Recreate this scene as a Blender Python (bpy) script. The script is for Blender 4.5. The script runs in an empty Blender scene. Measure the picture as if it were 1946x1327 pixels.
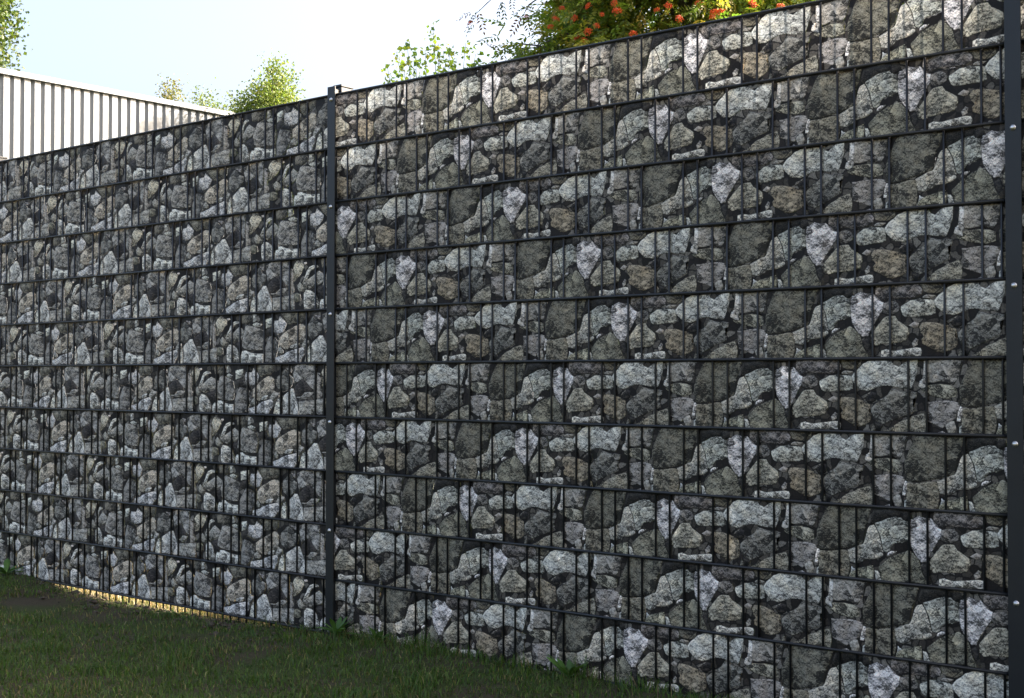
import bpy, bmesh, math, random
import numpy as np
from mathutils import Vector, Matrix, noise as mnoise
from mathutils.geometry import delaunay_2d_cdt

# ------------------------------------------------------------------ camera, sky, sun, exposure
scene = bpy.context.scene
PITCH, ROLL, CAM_Z = 0.0214084, 0.00113297, 0.985
SUN_AZ, SUN_EL = math.radians(12.0), math.radians(28.0)      # azimuth from +X towards +Y

cam_data = bpy.data.cameras.new("camera")
cam_data.sensor_width = 36.0
cam_data.lens = 36.0 * 2538.56 / 1946.0
cam_data.clip_start, cam_data.clip_end = 0.05, 2000.0
cam = bpy.data.objects.new("camera", cam_data)
scene.collection.objects.link(cam)
cam.matrix_world = Matrix.Translation((0, 0, CAM_Z)) @ Matrix.Rotation(math.pi / 2 + PITCH, 4, 'X') @ Matrix.Rotation(ROLL, 4, 'Z')
scene.camera = cam

world = bpy.data.worlds.new("World"); scene.world = world; world.use_nodes = True
wn = world.node_tree; wn.nodes.clear()
w_out = wn.nodes.new('ShaderNodeOutputWorld'); w_bg = wn.nodes.new('ShaderNodeBackground'); w_sky = wn.nodes.new('ShaderNodeTexSky')
w_sky.sky_type = 'NISHITA'; w_sky.sun_disc = False
w_sky.sun_elevation = SUN_EL; w_sky.sun_rotation = math.pi / 2 - SUN_AZ
w_sky.altitude = 50; w_sky.air_density = 0.8; w_sky.dust_density = 10.0; w_sky.ozone_density = 0.3
w_bg.inputs['Strength'].default_value = 0.15
wn.links.new(w_sky.outputs[0], w_bg.inputs['Color']); wn.links.new(w_bg.outputs[0], w_out.inputs['Surface'])

sun_data = bpy.data.lights.new("sun", 'SUN'); sun_data.energy = 3.0; sun_data.angle = math.radians(0.53); sun_data.color = (1.0, 0.95, 0.88)
sun = bpy.data.objects.new("sun", sun_data); scene.collection.objects.link(sun)
sun_dir = Vector((math.cos(SUN_EL) * math.cos(SUN_AZ), math.cos(SUN_EL) * math.sin(SUN_AZ), math.sin(SUN_EL)))
sun.rotation_euler = sun_dir.to_track_quat('Z', 'Y').to_euler(); sun.location = (6, 3, 8)

scene.view_settings.view_transform = 'Standard'; scene.view_settings.look = 'None'
scene.view_settings.gamma = 1.0; scene.view_settings.use_curve_mapping = False
scene.view_settings.exposure = 2.24

# ------------------------------------------------------------------ helpers
COL = scene.collection
random.seed(7); RNG = np.random.default_rng(11)

def tag(o, label=None, category=None, group=None, kind=None):
    if label: o["label"] = label
    if category: o["category"] = category
    if group: o["group"] = group
    if kind: o["kind"] = kind
    return o

def empty(name, loc=(0, 0, 0), rz=0.0):
    o = bpy.data.objects.new(name, None); COL.objects.link(o)
    o.empty_display_size = 0.1; o.location = loc; o.rotation_euler = (0, 0, rz)
    return o

def link(name, me, parent=None, loc=(0, 0, 0)):
    o = bpy.data.objects.new(name, me); COL.objects.link(o)
    if parent is not None: o.parent = parent
    o.location = loc
    return o

def mesh(name, verts, faces, mat, smooth=False):
    me = bpy.data.meshes.new(name); me.from_pydata([tuple(v) for v in verts], [], faces); me.update()
    if mat: me.materials.append(mat)
    if smooth:
        for p in me.polygons: p.use_smooth = True
    return me

def np_mesh(name, verts, faces3, mat, colors=None, smooth=False):
    """triangle mesh out of numpy arrays; colors per triangle -> 'tint' face attribute"""
    me = bpy.data.meshes.new(name)
    nv, nf = len(verts), len(faces3)
    me.vertices.add(nv); me.vertices.foreach_set('co', np.asarray(verts, np.float32).ravel())
    me.loops.add(nf * 3); me.loops.foreach_set('vertex_index', np.asarray(faces3, np.int32).ravel())
    me.polygons.add(nf); me.polygons.foreach_set('loop_start', np.arange(0, nf * 3, 3, dtype=np.int32))
    me.update(calc_edges=True)
    if colors is not None:
        at = me.attributes.new('tint', 'FLOAT_COLOR', 'FACE')
        c = np.ones((nf, 4), np.float32); c[:, :3] = colors; at.data.foreach_set('color', c.ravel())
    if smooth: me.polygons.foreach_set('use_smooth', np.ones(nf, bool))
    if mat: me.materials.append(mat)
    return me

class MB:
    def __init__(s): s.v = []; s.f = []
    def box(s, x0, x1, y0, y1, z0, z1):
        b = len(s.v)
        s.v += [(x, y, z) for z in (z0, z1) for y in (y0, y1) for x in (x0, x1)]
        s.f += [tuple(b + i for i in q) for q in ((0, 2, 3, 1), (4, 5, 7, 6), (0, 1, 5, 4), (2, 6, 7, 3), (0, 4, 6, 2), (1, 3, 7, 5))]
    def tube(s, pts, radii, n=8, cap=True):
        b = len(s.v); pts = [Vector(p) for p in pts]
        for i, p in enumerate(pts):
            t = (pts[min(i + 1, len(pts) - 1)] - pts[max(i - 1, 0)]).normalized()
            a = t.orthogonal().normalized() if abs(t.z) < .99 else Vector((1, 0, 0))
            c = t.cross(a).normalized(); a = c.cross(t)
            for k in range(n):
                q = 2 * math.pi * k / n
                s.v.append(tuple(p + (a * math.cos(q) + c * math.sin(q)) * radii[i]))
        for i in range(len(pts) - 1):
            for k in range(n):
                k2 = (k + 1) % n
                s.f.append((b + i * n + k, b + i * n + k2, b + (i + 1) * n + k2, b + (i + 1) * n + k))
        if cap:
            s.f.append(tuple(b + k for k in reversed(range(n))))
            s.f.append(tuple(b + (len(pts) - 1) * n + k for k in range(n)))
    def mesh(s, name, mat, smooth=False): return mesh(name, s.v, s.f, mat, smooth)

def bevel_mesh(me, w, seg=2):
    bm = bmesh.new(); bm.from_mesh(me)
    bmesh.ops.recalc_face_normals(bm, faces=bm.faces)
    bmesh.ops.bevel(bm, geom=bm.edges[:], offset=w, segments=seg, affect='EDGES', profile=.5)
    bm.to_mesh(me); bm.free()
    return me

# ------------------------------------------------------------------ materials
def new_mat(name):
    m = bpy.data.materials.new(name); m.use_nodes = True
    nt = m.node_tree; b = nt.nodes.get('Principled BSDF')
    return m, nt, b

def N(nt, kind, **kw):
    n = nt.nodes.new(kind)
    for k, v in kw.items():
        if k in n.inputs.keys(): n.inputs[k].default_value = v
        else: setattr(n, k, v)
    return n

def math_node(nt, op, a, b=None, clamp=False):
    n = nt.nodes.new('ShaderNodeMath'); n.operation = op; n.use_clamp = clamp
    for i, q in enumerate((a, b)):
        if q is None: continue
        if isinstance(q, (int, float)): n.inputs[i].default_value = q
        else: nt.links.new(q, n.inputs[i])
    return n.outputs[0]

def mix_col(nt, fac, a, b, blend='MIX'):
    n = nt.nodes.new('ShaderNodeMix'); n.data_type = 'RGBA'; n.blend_type = blend
    for sock, q in ((n.inputs[0], fac), (n.inputs[6], a), (n.inputs[7], b)):
        if isinstance(q, (int, float)): sock.default_value = q
        elif isinstance(q, tuple): sock.default_value = (*q, 1.0) if len(q) == 3 else q
        else: nt.links.new(q, sock)
    return n.outputs[2]

def ramp(nt, val, stops):
    n = nt.nodes.new('ShaderNodeValToRGB'); els = n.color_ramp.elements
    while len(els) < len(stops): els.new(0.5)
    for e, (p, c) in zip(els, stops):
        e.position = p; e.color = (c, c, c, 1) if isinstance(c, (int, float)) else (*c, 1)
    nt.links.new(val, n.inputs[0]); return n.outputs[0]

def print_nodes(nt):
    """tile coordinates of the printed picture (metres) out of the UV layer"""
    uv = N(nt, 'ShaderNodeUVMap', uv_map='print'); return uv.outputs[0]

def translucent_out(nt, b, col, fac):
    tr = N(nt, 'ShaderNodeBsdfTranslucent'); mx = N(nt, 'ShaderNodeMixShader'); mx.inputs[0].default_value = fac
    nt.links.new(col, tr.inputs['Color']); nt.links.new(b.outputs[0], mx.inputs[1]); nt.links.new(tr.outputs[0], mx.inputs[2])
    nt.links.new(mx.outputs[0], nt.nodes['Material Output'].inputs['Surface'])

def stone_print(name, translucency):
    """photograph of rocks printed on vinyl: one tint for each stone, grain, chips, lichen, rough outline"""
    m, nt, b = new_mat(name); L = nt.links
    uv = print_nodes(nt)
    tint = N(nt, 'ShaderNodeAttribute', attribute_name='tint').outputs['Color']
    edge = N(nt, 'ShaderNodeAttribute', attribute_name='edge').outputs['Fac']
    shade = N(nt, 'ShaderNodeAttribute', attribute_name='shade').outputs['Fac']
    def nz(scale, detail, rough, off=(0, 0, 0), dist=0.0):
        mp = N(nt, 'ShaderNodeMapping'); mp.inputs['Location'].default_value = off; mp.inputs['Rotation'].default_value = (.35, .2, .62); L.new(uv, mp.inputs[0])
        n = N(nt, 'ShaderNodeTexNoise', Scale=scale, Detail=detail, Roughness=rough, Distortion=dist); L.new(mp.outputs[0], n.inputs['Vector'])
        return n.outputs['Fac']
    # relief of the photographed rock: differences of shifted samples, broken facets, layering, grain
    e1 = math_node(nt, 'SUBTRACT', nz(150, 4, .60, (0, 0, 0), .8), nz(150, 4, .60, (.0024, -.0028, 0), .8))
    e2 = math_node(nt, 'SUBTRACT', nz(42, 4, .55, (0, 3, 0), .4), nz(42, 4, .55, (.006, 2.993, 0), .4))
    wob = N(nt, 'ShaderNodeTexNoise', Scale=55.0, Detail=3.0); L.new(uv, wob.inputs['Vector'])
    wv = N(nt, 'ShaderNodeVectorMath', operation='SCALE'); L.new(wob.outputs['Color'], wv.inputs[0]); wv.inputs['Scale'].default_value = .010
    wa = N(nt, 'ShaderNodeVectorMath', operation='ADD'); L.new(uv, wa.inputs[0]); L.new(wv.outputs[0], wa.inputs[1])
    fct = N(nt, 'ShaderNodeTexVoronoi', Scale=27.0); fct.voronoi_dimensions = '2D'; L.new(wa.outputs[0], fct.inputs['Vector'])
    sep = N(nt, 'ShaderNodeSeparateColor'); L.new(fct.outputs['Color'], sep.inputs[0])
    dv = N(nt, 'ShaderNodeVectorMath', operation='SUBTRACT'); L.new(wa.outputs[0], dv.inputs[0]); L.new(fct.outputs['Position'], dv.inputs[1])
    rd = N(nt, 'ShaderNodeVectorMath', operation='SUBTRACT'); L.new(fct.outputs['Color'], rd.inputs[0]); rd.inputs[1].default_value = (.62, .38, .5)
    tilt = N(nt, 'ShaderNodeVectorMath', operation='DOT_PRODUCT'); L.new(dv.outputs[0], tilt.inputs[0]); L.new(rd.outputs[0], tilt.inputs[1])
    crk = N(nt, 'ShaderNodeTexVoronoi', Scale=24.0); crk.voronoi_dimensions = '2D'; crk.feature = 'DISTANCE_TO_EDGE'; L.new(wa.outputs[0], crk.inputs['Vector'])
    mp = N(nt, 'ShaderNodeMapping'); mp.inputs['Rotation'].default_value = (0, 0, .5); mp.inputs['Scale'].default_value = (38, 135, 1); L.new(uv, mp.inputs[0])
    lay = N(nt, 'ShaderNodeTexNoise', Scale=1.0, Detail=5.0, Roughness=.65, Distortion=1.0); L.new(mp.outputs[0], lay.inputs['Vector'])
    patch = nz(20, 3, .55, (3, 1, 0))
    grain = nz(330, 3, .7, (7, 2, 0))
    val = math_node(nt, 'ADD', math_node(nt, 'MULTIPLY', e1, 4.2), math_node(nt, 'MULTIPLY', e2, 3.4))
    for q, c, k in ((sep.outputs[0], .5, .85), (tilt.outputs['Value'], .0, 46.0), (lay.outputs['Fac'], .5, 1.5), (patch, .5, 1.5), (grain, .5, .8)):
        val = math_node(nt, 'ADD', val, math_node(nt, 'MULTIPLY', math_node(nt, 'SUBTRACT', q, c), k))
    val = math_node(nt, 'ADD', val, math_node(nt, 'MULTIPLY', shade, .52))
    val = math_node(nt, 'SUBTRACT', val, ramp(nt, crk.outputs['Distance'], [(.0, .75), (.035, 0.0)]))
    gain = math_node(nt, 'MINIMUM', math_node(nt, 'MAXIMUM', math_node(nt, 'ADD', val, 1.02), 0.14), 2.3)
    cmb = N(nt, 'ShaderNodeCombineColor'); [L.new(gain, cmb.inputs[i]) for i in range(3)]
    col = mix_col(nt, 1.0, tint, cmb.outputs[0], 'MULTIPLY')
    # warm / cool stains, pale lichen specks, dark pits
    warm = ramp(nt, nz(34, 2, .5, (11, 5, 0)), [(.45, 0.0), (.75, .30)])
    col = mix_col(nt, warm, col, mix_col(nt, 1.0, col, (1.28, 1.06, .72), 'MULTIPLY'))
    lich = ramp(nt, nz(230, 4, .75, (2, 9, 0)), [(.62, 0.0), (.72, .45)])
    col = mix_col(nt, lich, col, mix_col(nt, 1.0, col, (1.9, 1.88, 1.85), 'MULTIPLY'))
    pits = ramp(nt, nz(300, 3, .7, (5, 14, 0)), [(.31, .8), (.40, 0.0)])
    col = mix_col(nt, pits, col, mix_col(nt, 1.0, col, (.38, .36, .36), 'MULTIPLY'))
    # ragged printed outline
    rag = math_node(nt, 'ADD', edge, math_node(nt, 'MULTIPLY', math_node(nt, 'SUBTRACT', nz(150, 4, .7, (1, 4, 0)), .5), .75))
    rag = math_node(nt, 'ADD', rag, math_node(nt, 'MULTIPLY', math_node(nt, 'SUBTRACT', sep.outputs[1], .38), .38))
    mask = ramp(nt, rag, [(.02, 0.0), (.12, 1.0)])
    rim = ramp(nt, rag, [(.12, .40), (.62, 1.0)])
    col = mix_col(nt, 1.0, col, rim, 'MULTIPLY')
    col = mix_col(nt, mask, (.011, .009, .008), col)
    L.new(col, b.inputs['Base Color']); b.inputs['Roughness'].default_value = .62; b.inputs['Specular IOR Level'].default_value = .3
    if translucency: translucent_out(nt, b, mix_col(nt, 1.0, col, (1.0, 1.12, 1.35), 'MULTIPLY'), translucency)
    return m

def gap_print(name, translucency):
    m, nt, b = new_mat(name); L = nt.links; uv = print_nodes(nt)
    wob = N(nt, 'ShaderNodeTexNoise', Scale=60.0, Detail=4.0); L.new(uv, wob.inputs['Vector'])
    wv = N(nt, 'ShaderNodeVectorMath', operation='SCALE'); L.new(wob.outputs['Color'], wv.inputs[0]); wv.inputs['Scale'].default_value = .016
    wa = N(nt, 'ShaderNodeVectorMath', operation='ADD'); L.new(uv, wa.inputs[0]); L.new(wv.outputs[0], wa.inputs[1])
    # small broken pieces in the joints, most of them lost in the dark
    vo = N(nt, 'ShaderNodeTexVoronoi', Scale=44.0); vo.voronoi_dimensions = '2D'; L.new(wa.outputs[0], vo.inputs['Vector'])
    ve = N(nt, 'ShaderNodeTexVoronoi', Scale=44.0); ve.voronoi_dimensions = '2D'; ve.feature = 'DISTANCE_TO_EDGE'; L.new(wa.outputs[0], ve.inputs['Vector'])
    sep = N(nt, 'ShaderNodeSeparateColor'); L.new(vo.outputs['Color'], sep.inputs[0])
    n2 = N(nt, 'ShaderNodeTexNoise', Scale=210.0, Detail=4.0, Roughness=.7); L.new(uv, n2.inputs['Vector'])
    c1 = ramp(nt, sep.outputs[0], [(.0, (.009, .007, .005)), (.38, (.018, .013, .010)), (.58, (.046, .037, .028)), (.78, (.105, .090, .070)), (1.0, (.22, .195, .160))])
    c1 = mix_col(nt, 1.0, c1, ramp(nt, n2.outputs['Fac'], [(.30, .35), (.70, 1.5)]), 'MULTIPLY')
    col = mix_col(nt, ramp(nt, ve.outputs['Distance'], [(.05, 0.0), (.13, 1.0)]), (.009, .007, .005), c1)
    L.new(col, b.inputs['Base Color']); b.inputs['Roughness'].default_value = .62; b.inputs['Specular IOR Level'].default_value = .3
    if translucency: translucent_out(nt, b, mix_col(nt, 1.0, col, (1.0, 1.12, 1.35), 'MULTIPLY'), translucency)
    return m

def metal(name, c, rough=.42):
    m, nt, b = new_mat(name); L = nt.links
    tc = N(nt, 'ShaderNodeTexCoord'); n = N(nt, 'ShaderNodeTexNoise', Scale=9.0, Detail=5.0, Roughness=.6); L.new(tc.outputs['Object'], n.inputs['Vector'])
    col = mix_col(nt, ramp(nt, n.outputs['Fac'], [(.3, 0.0), (.75, 1.0)]), tuple(x * .82 for x in c), tuple(x * 1.25 for x in c))
    n2 = N(nt, 'ShaderNodeTexNoise', Scale=420.0, Detail=2.0); L.new(tc.outputs['Object'], n2.inputs['Vector'])
    bp = N(nt, 'ShaderNodeBump', Strength=.12, Distance=.0006); L.new(n2.outputs['Fac'], bp.inputs['Height']); L.new(bp.outputs[0], b.inputs['Normal'])
    L.new(col, b.inputs['Base Color']); b.inputs['Roughness'].default_value = rough; b.inputs['Specular IOR Level'].default_value = .45
    return m

def leaf_mat(name, trans=.35, rough=.45):
    m, nt, b = new_mat(name)
    a = N(nt, 'ShaderNodeAttribute', attribute_name='tint')
    nt.links.new(a.outputs['Color'], b.inputs['Base Color']); b.inputs['Roughness'].default_value = rough; b.inputs['Specular IOR Level'].default_value = .35
    tc = mix_col(nt, 1.0, a.outputs['Color'], (1.25, 1.35, .55), 'MULTIPLY')
    translucent_out(nt, b, tc, trans)
    return m

def bark_mat(name, c):
    m, nt, b = new_mat(name); L = nt.links; tc = N(nt, 'ShaderNodeTexCoord')
    n = N(nt, 'ShaderNodeTexNoise', Scale=22.0, Detail=5.0, Roughness=.65); L.new(tc.outputs['Object'], n.inputs['Vector'])
    L.new(mix_col(nt, n.outputs['Fac'], tuple(x * .45 for x in c), tuple(x * 1.5 for x in c)), b.inputs['Base Color'])
    bp = N(nt, 'ShaderNodeBump', Strength=.5, Distance=.01); L.new(n.outputs['Fac'], bp.inputs['Height']); L.new(bp.outputs[0], b.inputs['Normal'])
    b.inputs['Roughness'].default_value = .85
    return m

M_STONE_T = stone_print('vinyl stone print, thin', .10)
M_STONE = stone_print('vinyl stone print', 0)
M_GAP_T = gap_print('vinyl dark print, thin', .10)
M_GAP = gap_print('vinyl dark print', 0)
M_METAL = metal('anthracite powder coat', (.0125, .0135, .0145))
M_BOLT = metal('stainless bolt', (.62, .60, .57), .3); M_BOLT.node_tree.nodes['Principled BSDF'].inputs['Metallic'].default_value = .9
M_LEAF = leaf_mat('leaf')
M_BARK = bark_mat('grey bark', (.10, .085, .07))

def ground_mat():
    m, nt, b = new_mat('soil and turf'); L = nt.links; tc = N(nt, 'ShaderNodeTexCoord')
    n1 = N(nt, 'ShaderNodeTexNoise', Scale=2.2, Detail=6.0, Roughness=.6); L.new(tc.outputs['Object'], n1.inputs['Vector'])
    n2 = N(nt, 'ShaderNodeTexNoise', Scale=60.0, Detail=5.0, Roughness=.7); L.new(tc.outputs['Object'], n2.inputs['Vector'])
    soil = mix_col(nt, n2.outputs['Fac'], (.030, .024, .015), (.100, .080, .050))
    turf = mix_col(nt, n2.outputs['Fac'], (.028, .042, .012), (.072, .088, .028))
    L.new(mix_col(nt, ramp(nt, n1.outputs['Fac'], [(.42, 0.0), (.60, 1.0)]), soil, turf), b.inputs['Base Color'])
    bp = N(nt, 'ShaderNodeBump', Strength=.8, Distance=.012); L.new(n2.outputs['Fac'], bp.inputs['Height']); L.new(bp.outputs[0], b.inputs['Normal'])
    b.inputs['Roughness'].default_value = .95; b.inputs['Specular IOR Level'].default_value = .1
    return m
M_GROUND = ground_mat()

# ------------------------------------------------------------------ layout of the fence line
A_BLOCK, A_RUBBLE = 0.684991, 0.701854            # headings of the two panels (clockwise from +X)
RUN = 2.506                                       # post to post
def along(p, a, d): return (p[0] + d * math.cos(a), p[1] - d * math.sin(a))
P_MID = along((-0.569688, 4.890168), A_BLOCK, -0.12)
P_NEAR = along(P_MID, A_BLOCK, RUN)
P_FAR = along(P_MID, A_RUBBLE, -RUN)
LINE0 = CAM_Z + 0.0530 + 1.0                       # height of the top rod
def line_z(i): return LINE0 - 0.2 * i

def fence_uw(x, y):
    """run along the fence from the middle post (negative along the rubble panel) and signed distance, negative in front"""
    am = (A_BLOCK + A_RUBBLE) / 2
    a = A_BLOCK if (x - P_MID[0]) * math.cos(am) - (y - P_MID[1]) * math.sin(am) > 0 else A_RUBBLE
    dx, dy = x - P_MID[0], y - P_MID[1]
    return dx * math.cos(a) - dy * math.sin(a), dx * math.sin(a) + dy * math.cos(a)

G_U = [-9, -2.5, -2.1, -1.85, -1.69, -1.3, -.9, -.56, -.25, -.08, .1, .8, 1.3, 2.6, 9]
G_Z = [.03, .050, .046, .022, .006, -.003, .000, .010, .018, .026, .042, .040, .037, .034, .03]
def ground_z(x, y):
    """turf rises against the fence foot except where the soil is scoured out under the rubble panel"""
    u, w = fence_uw(x, y)
    k = math.exp(-(w / .30) ** 2) if abs(w) < 3 else 0.0
    near = math.exp(-max(0.0, math.hypot(x, y - 5) - 4) / 3)
    z = float(np.interp(u, G_U, G_Z)) * k + .024 * (1 - k)
    return (z + k * .016 * mnoise.noise(Vector((x * 15, y * 15, 7))) + (.010 * mnoise.noise(Vector((x * 1.7, y * 1.7, 0))) + .006 * mnoise.noise(Vector((x * 6, y * 6, 3)))) * (1 - .5 * k)) * near

# ground sheet: fine near the fence, coarse to the horizon
def build_ground():
    c = [-900, -300, -120, -60, -35, -22, -15, -10, -7, -5]
    xs = sorted(set(c + [round(-4 + .08 * i, 3) for i in range(101)] + [5, 7, 10, 15, 22, 35, 60, 120, 300, 900]))
    ys = sorted(set([-900, -300, -100, -40, -15, -6, -2, 0, 1.5] + [round(2.5 + .08 * i, 3) for i in range(75)] + [9, 10, 12, 15, 20, 30, 45, 70, 120, 300, 900]))
    v = [(x, y, ground_z(x, y)) for y in ys for x in xs]; n = len(xs)
    f = [(j * n + i, j * n + i + 1, (j + 1) * n + i + 1, (j + 1) * n + i) for j in range(len(ys) - 1) for i in range(n - 1)]
    o = link('ground', mesh('ground', v, f, M_GROUND, True)); tag(o, 'soil and thin turf ground under and around the fence', 'ground', kind='structure')
build_ground()

# ------------------------------------------------------------------ the printed pictures (millimetres; u from a fixed mark, v above the lower rod)
TILE_BLOCK = """
o -267,193 -144,193 -150,177 -156,155 -164,127 -173,97 -192,91 -237,79 -261,72 -298,75 -301,97 -302,124 -293,144 -285,164 -276,182
l -136,150 -148,146 -155,135 -160,118 -165,102 -170,94 -181,91 -197,83 -216,75 -213,62 -208,44 -187,41 -174,47 -161,57 -147,58 -124,62 -111,70 -110,81 -114,92 -117,107 -123,127 -130,142
l -133,155 -116,160 -97,169 -75,175 -60,173 -51,164 -43,163 -40,138 -40,116 -58,108 -77,107 -85,99 -91,86 -102,80 -108,85 -112,103 -117,125 -124,140
w -35,170 -22,177 -12,181 4,176 19,177 28,168 35,158 50,151 47,128 32,106 18,87 6,61 -6,60 -17,71 -29,88 -35,99 -38,116 -38,138 -38,160
d 51,149 65,153 79,154 91,149 98,138 95,128 84,121 67,117 54,122 49,130 49,140
y 65,115 84,113 93,100 113,88 126,79 125,63 115,46 99,43 65,41 27,36 16,44 15,65 28,81 42,98 53,111
s -121,39 -109,50 -92,66 -68,77 -41,88 -32,82 -17,65 -10,48 -4,26 5,14 6,4 -115,2 -117,24 -121,33
k -8,48 5,57 11,48 14,27 18,6 9,5 6,16 -2,31
w -96,77 -87,83 -73,84 -78,79 -90,70 -97,71
y -212,2 -209,13 -197,22 -184,29 -164,34 -139,40 -138,4 -162,2
w -205,31 -201,27 -194,25 -202,19 -207,16
w -133,28 -123,26 -118,11 -116,2 -129,2
s -294,68 -243,72 -217,74 -212,58 -212,40 -215,11 -217,3 -297,1 -296,32
w -301,73 -296,72 -297,52 -302,35 -309,36 -306,56
w -302,20 -298,23 -299,2 -304,2
k -136,190 -55,192 -58,179 -97,173 -119,162 -136,155 -146,151 -142,173
k -57,169 -59,183 -48,191 -35,188 -33,174 -44,167
l 194,151 205,165 220,176 228,184 246,192 311,192 317,182 331,177 344,186 356,192 381,195 380,172 373,143 363,118 344,121 317,126 289,128 265,121 245,112 227,115 217,117 205,131 195,141
d 254,64 279,89 301,100 313,118 332,113 348,109 361,112 379,108 377,96 369,89 371,58 351,49 316,34 289,24 273,28 263,34 257,50
k 274,26 289,22 284,14 279,4 272,5 267,17 265,30
t 155,82 162,92 174,95 194,93 217,87 229,84 249,76 251,64 249,56 255,48 251,31 239,23 212,15 196,19 180,30 163,38 161,50 168,57 159,68
l 103,138 118,146 131,153 156,157 185,154 192,151 195,137 196,119 184,113 164,112 143,111 116,111 109,116 103,130
d 30,196 80,198 152,196 163,182 161,170 143,161 114,160 80,163 59,161 42,154 33,159 28,176
o 157,196 220,196 221,182 209,174 197,171 179,172 167,177 166,184
g 165,162 174,167 197,165 185,159 165,159
l 44,21 58,24 71,20 84,19 105,23 142,27 157,26 161,18 159,6 77,5 43,4
g 126,87 141,96 153,92 151,84 141,81
g 135,40 145,52 151,48 149,36 138,30
k 235,93 245,102 254,109 269,106 267,87 255,80 241,84
g 229,90 237,100 253,110 243,100 235,92
y 287,3 309,14 330,27 355,37 366,45 395,54 401,42 403,24 401,4
g 255,5 259,23 265,13 267,5
g 411,193 449,193 507,192 499,168 489,142 482,130 465,136 445,140 414,136 410,135
w 398,192 409,193 408,134 408,114 391,120 383,126 387,138 397,146
y -409,121 -398,126 -378,128 -353,131 -329,128 -313,122 -312,100 -339,93 -371,99 -398,107 -408,113
g -396,84 -371,86 -336,88 -303,82 -304,65 -314,45 -331,30 -349,17 -371,26 -391,33 -394,55
g 459,25 470,36 482,34 487,18 483,3 467,6
l 439,4 451,7 461,3
"""
TILE_RUBBLE = """
g 4,182 34,193 47,197 85,196 133,196 130,154 127,100 115,103 99,114 87,129 70,145 44,133 21,124 15,109 11,139 6,160
k 16,108 34,121 47,131 70,141 87,125 108,104 112,95 76,92 57,76 28,77 18,92
l -61,74 -31,90 -11,104 5,103 12,92 21,75 35,56 42,6 -60,7
d -98,125 -90,148 -72,160 -58,174 -48,176 -35,169 -18,153 1,147 4,133 -5,116 -31,102 -61,91 -78,101 -89,107
g -38,181 -12,179 -5,173 -12,166 -32,171
g 43,54 80,58 131,62 169,67 166,38 166,9 144,8 46,7
g 28,71 57,72 80,90 118,90 99,74 80,63
y 171,181 190,193 209,186 224,176 227,164 212,144 196,130 175,117 162,113 168,146 156,159
l 227,182 240,184 243,179 230,173
g 137,164 152,163 156,132 154,103 169,80 159,72 137,66
l 220,104 231,124 243,148 255,164 277,172 295,168 298,163 277,159 261,150 249,128 246,120
g 222,102 248,117 268,129 301,148 334,130 333,111 310,100 280,91 259,82 253,88 234,91
k 286,85 329,95 335,42 305,43 289,64 268,76
l 228,63 240,79 259,76 286,60 299,33 302,19 296,7 231,7 228,38
g 190,97 203,109 218,98 237,83 228,74 203,70 195,81
o 173,66 188,69 206,64 210,41 188,35 172,38
l 314,11 335,34 337,7
g -483,73 -470,115 -450,149 -437,152 -406,147 -380,141 -353,130 -346,92 -351,58 -369,54 -399,54 -446,59 -480,68
l -493,30 -480,53 -446,52 -412,42 -379,39 -353,39 -354,5 -493,5
w -282,166 -249,167 -240,183 -221,169 -201,154 -211,135 -224,121 -255,115 -285,122 -288,154
l -340,174 -298,179 -295,154 -314,144 -338,137
k -340,134 -301,141 -291,120 -255,111 -249,98 -281,105 -314,112 -337,108
o -234,194 -148,194 -105,194 -108,170 -126,158 -151,154 -186,149 -197,158 -214,175
y -243,98 -223,113 -192,128 -148,148 -126,151 -107,143 -103,112 -110,83 -144,80 -182,68 -191,55 -217,58 -244,71
l -182,66 -154,76 -138,77 -147,60 -179,57
d -341,58 -330,83 -314,107 -301,104 -281,102 -265,92 -246,84 -249,61 -261,42 -287,11 -297,6 -342,6
w -271,23 -216,33 -185,47 -147,56 -116,63 -107,59 -110,34 -134,6 -274,4
g -261,32 -249,57 -236,66 -220,48 -223,40 -248,34
o -488,193 -417,194 -407,172 -437,157 -481,161
w -403,193 -384,193 -380,173 -390,166 -403,164
l -406,155 -380,162 -357,155 -367,146 -390,146
g -107,71 -95,87 -82,87 -84,71 -94,63
l -107,7 -101,32 -85,66 -74,68 -72,5
g -104,95 -88,82 -82,74 -107,53 -124,67
"""

TINT = dict(o=(.138, .121, .088), d=(.168, .150, .128), g=(.255, .230, .190), l=(.405, .370, .312), w=(.500, .462, .410),
            t=(.235, .186, .128), y=(.325, .287, .208), k=(.032, .027, .022), s=(.198, .174, .125))

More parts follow.
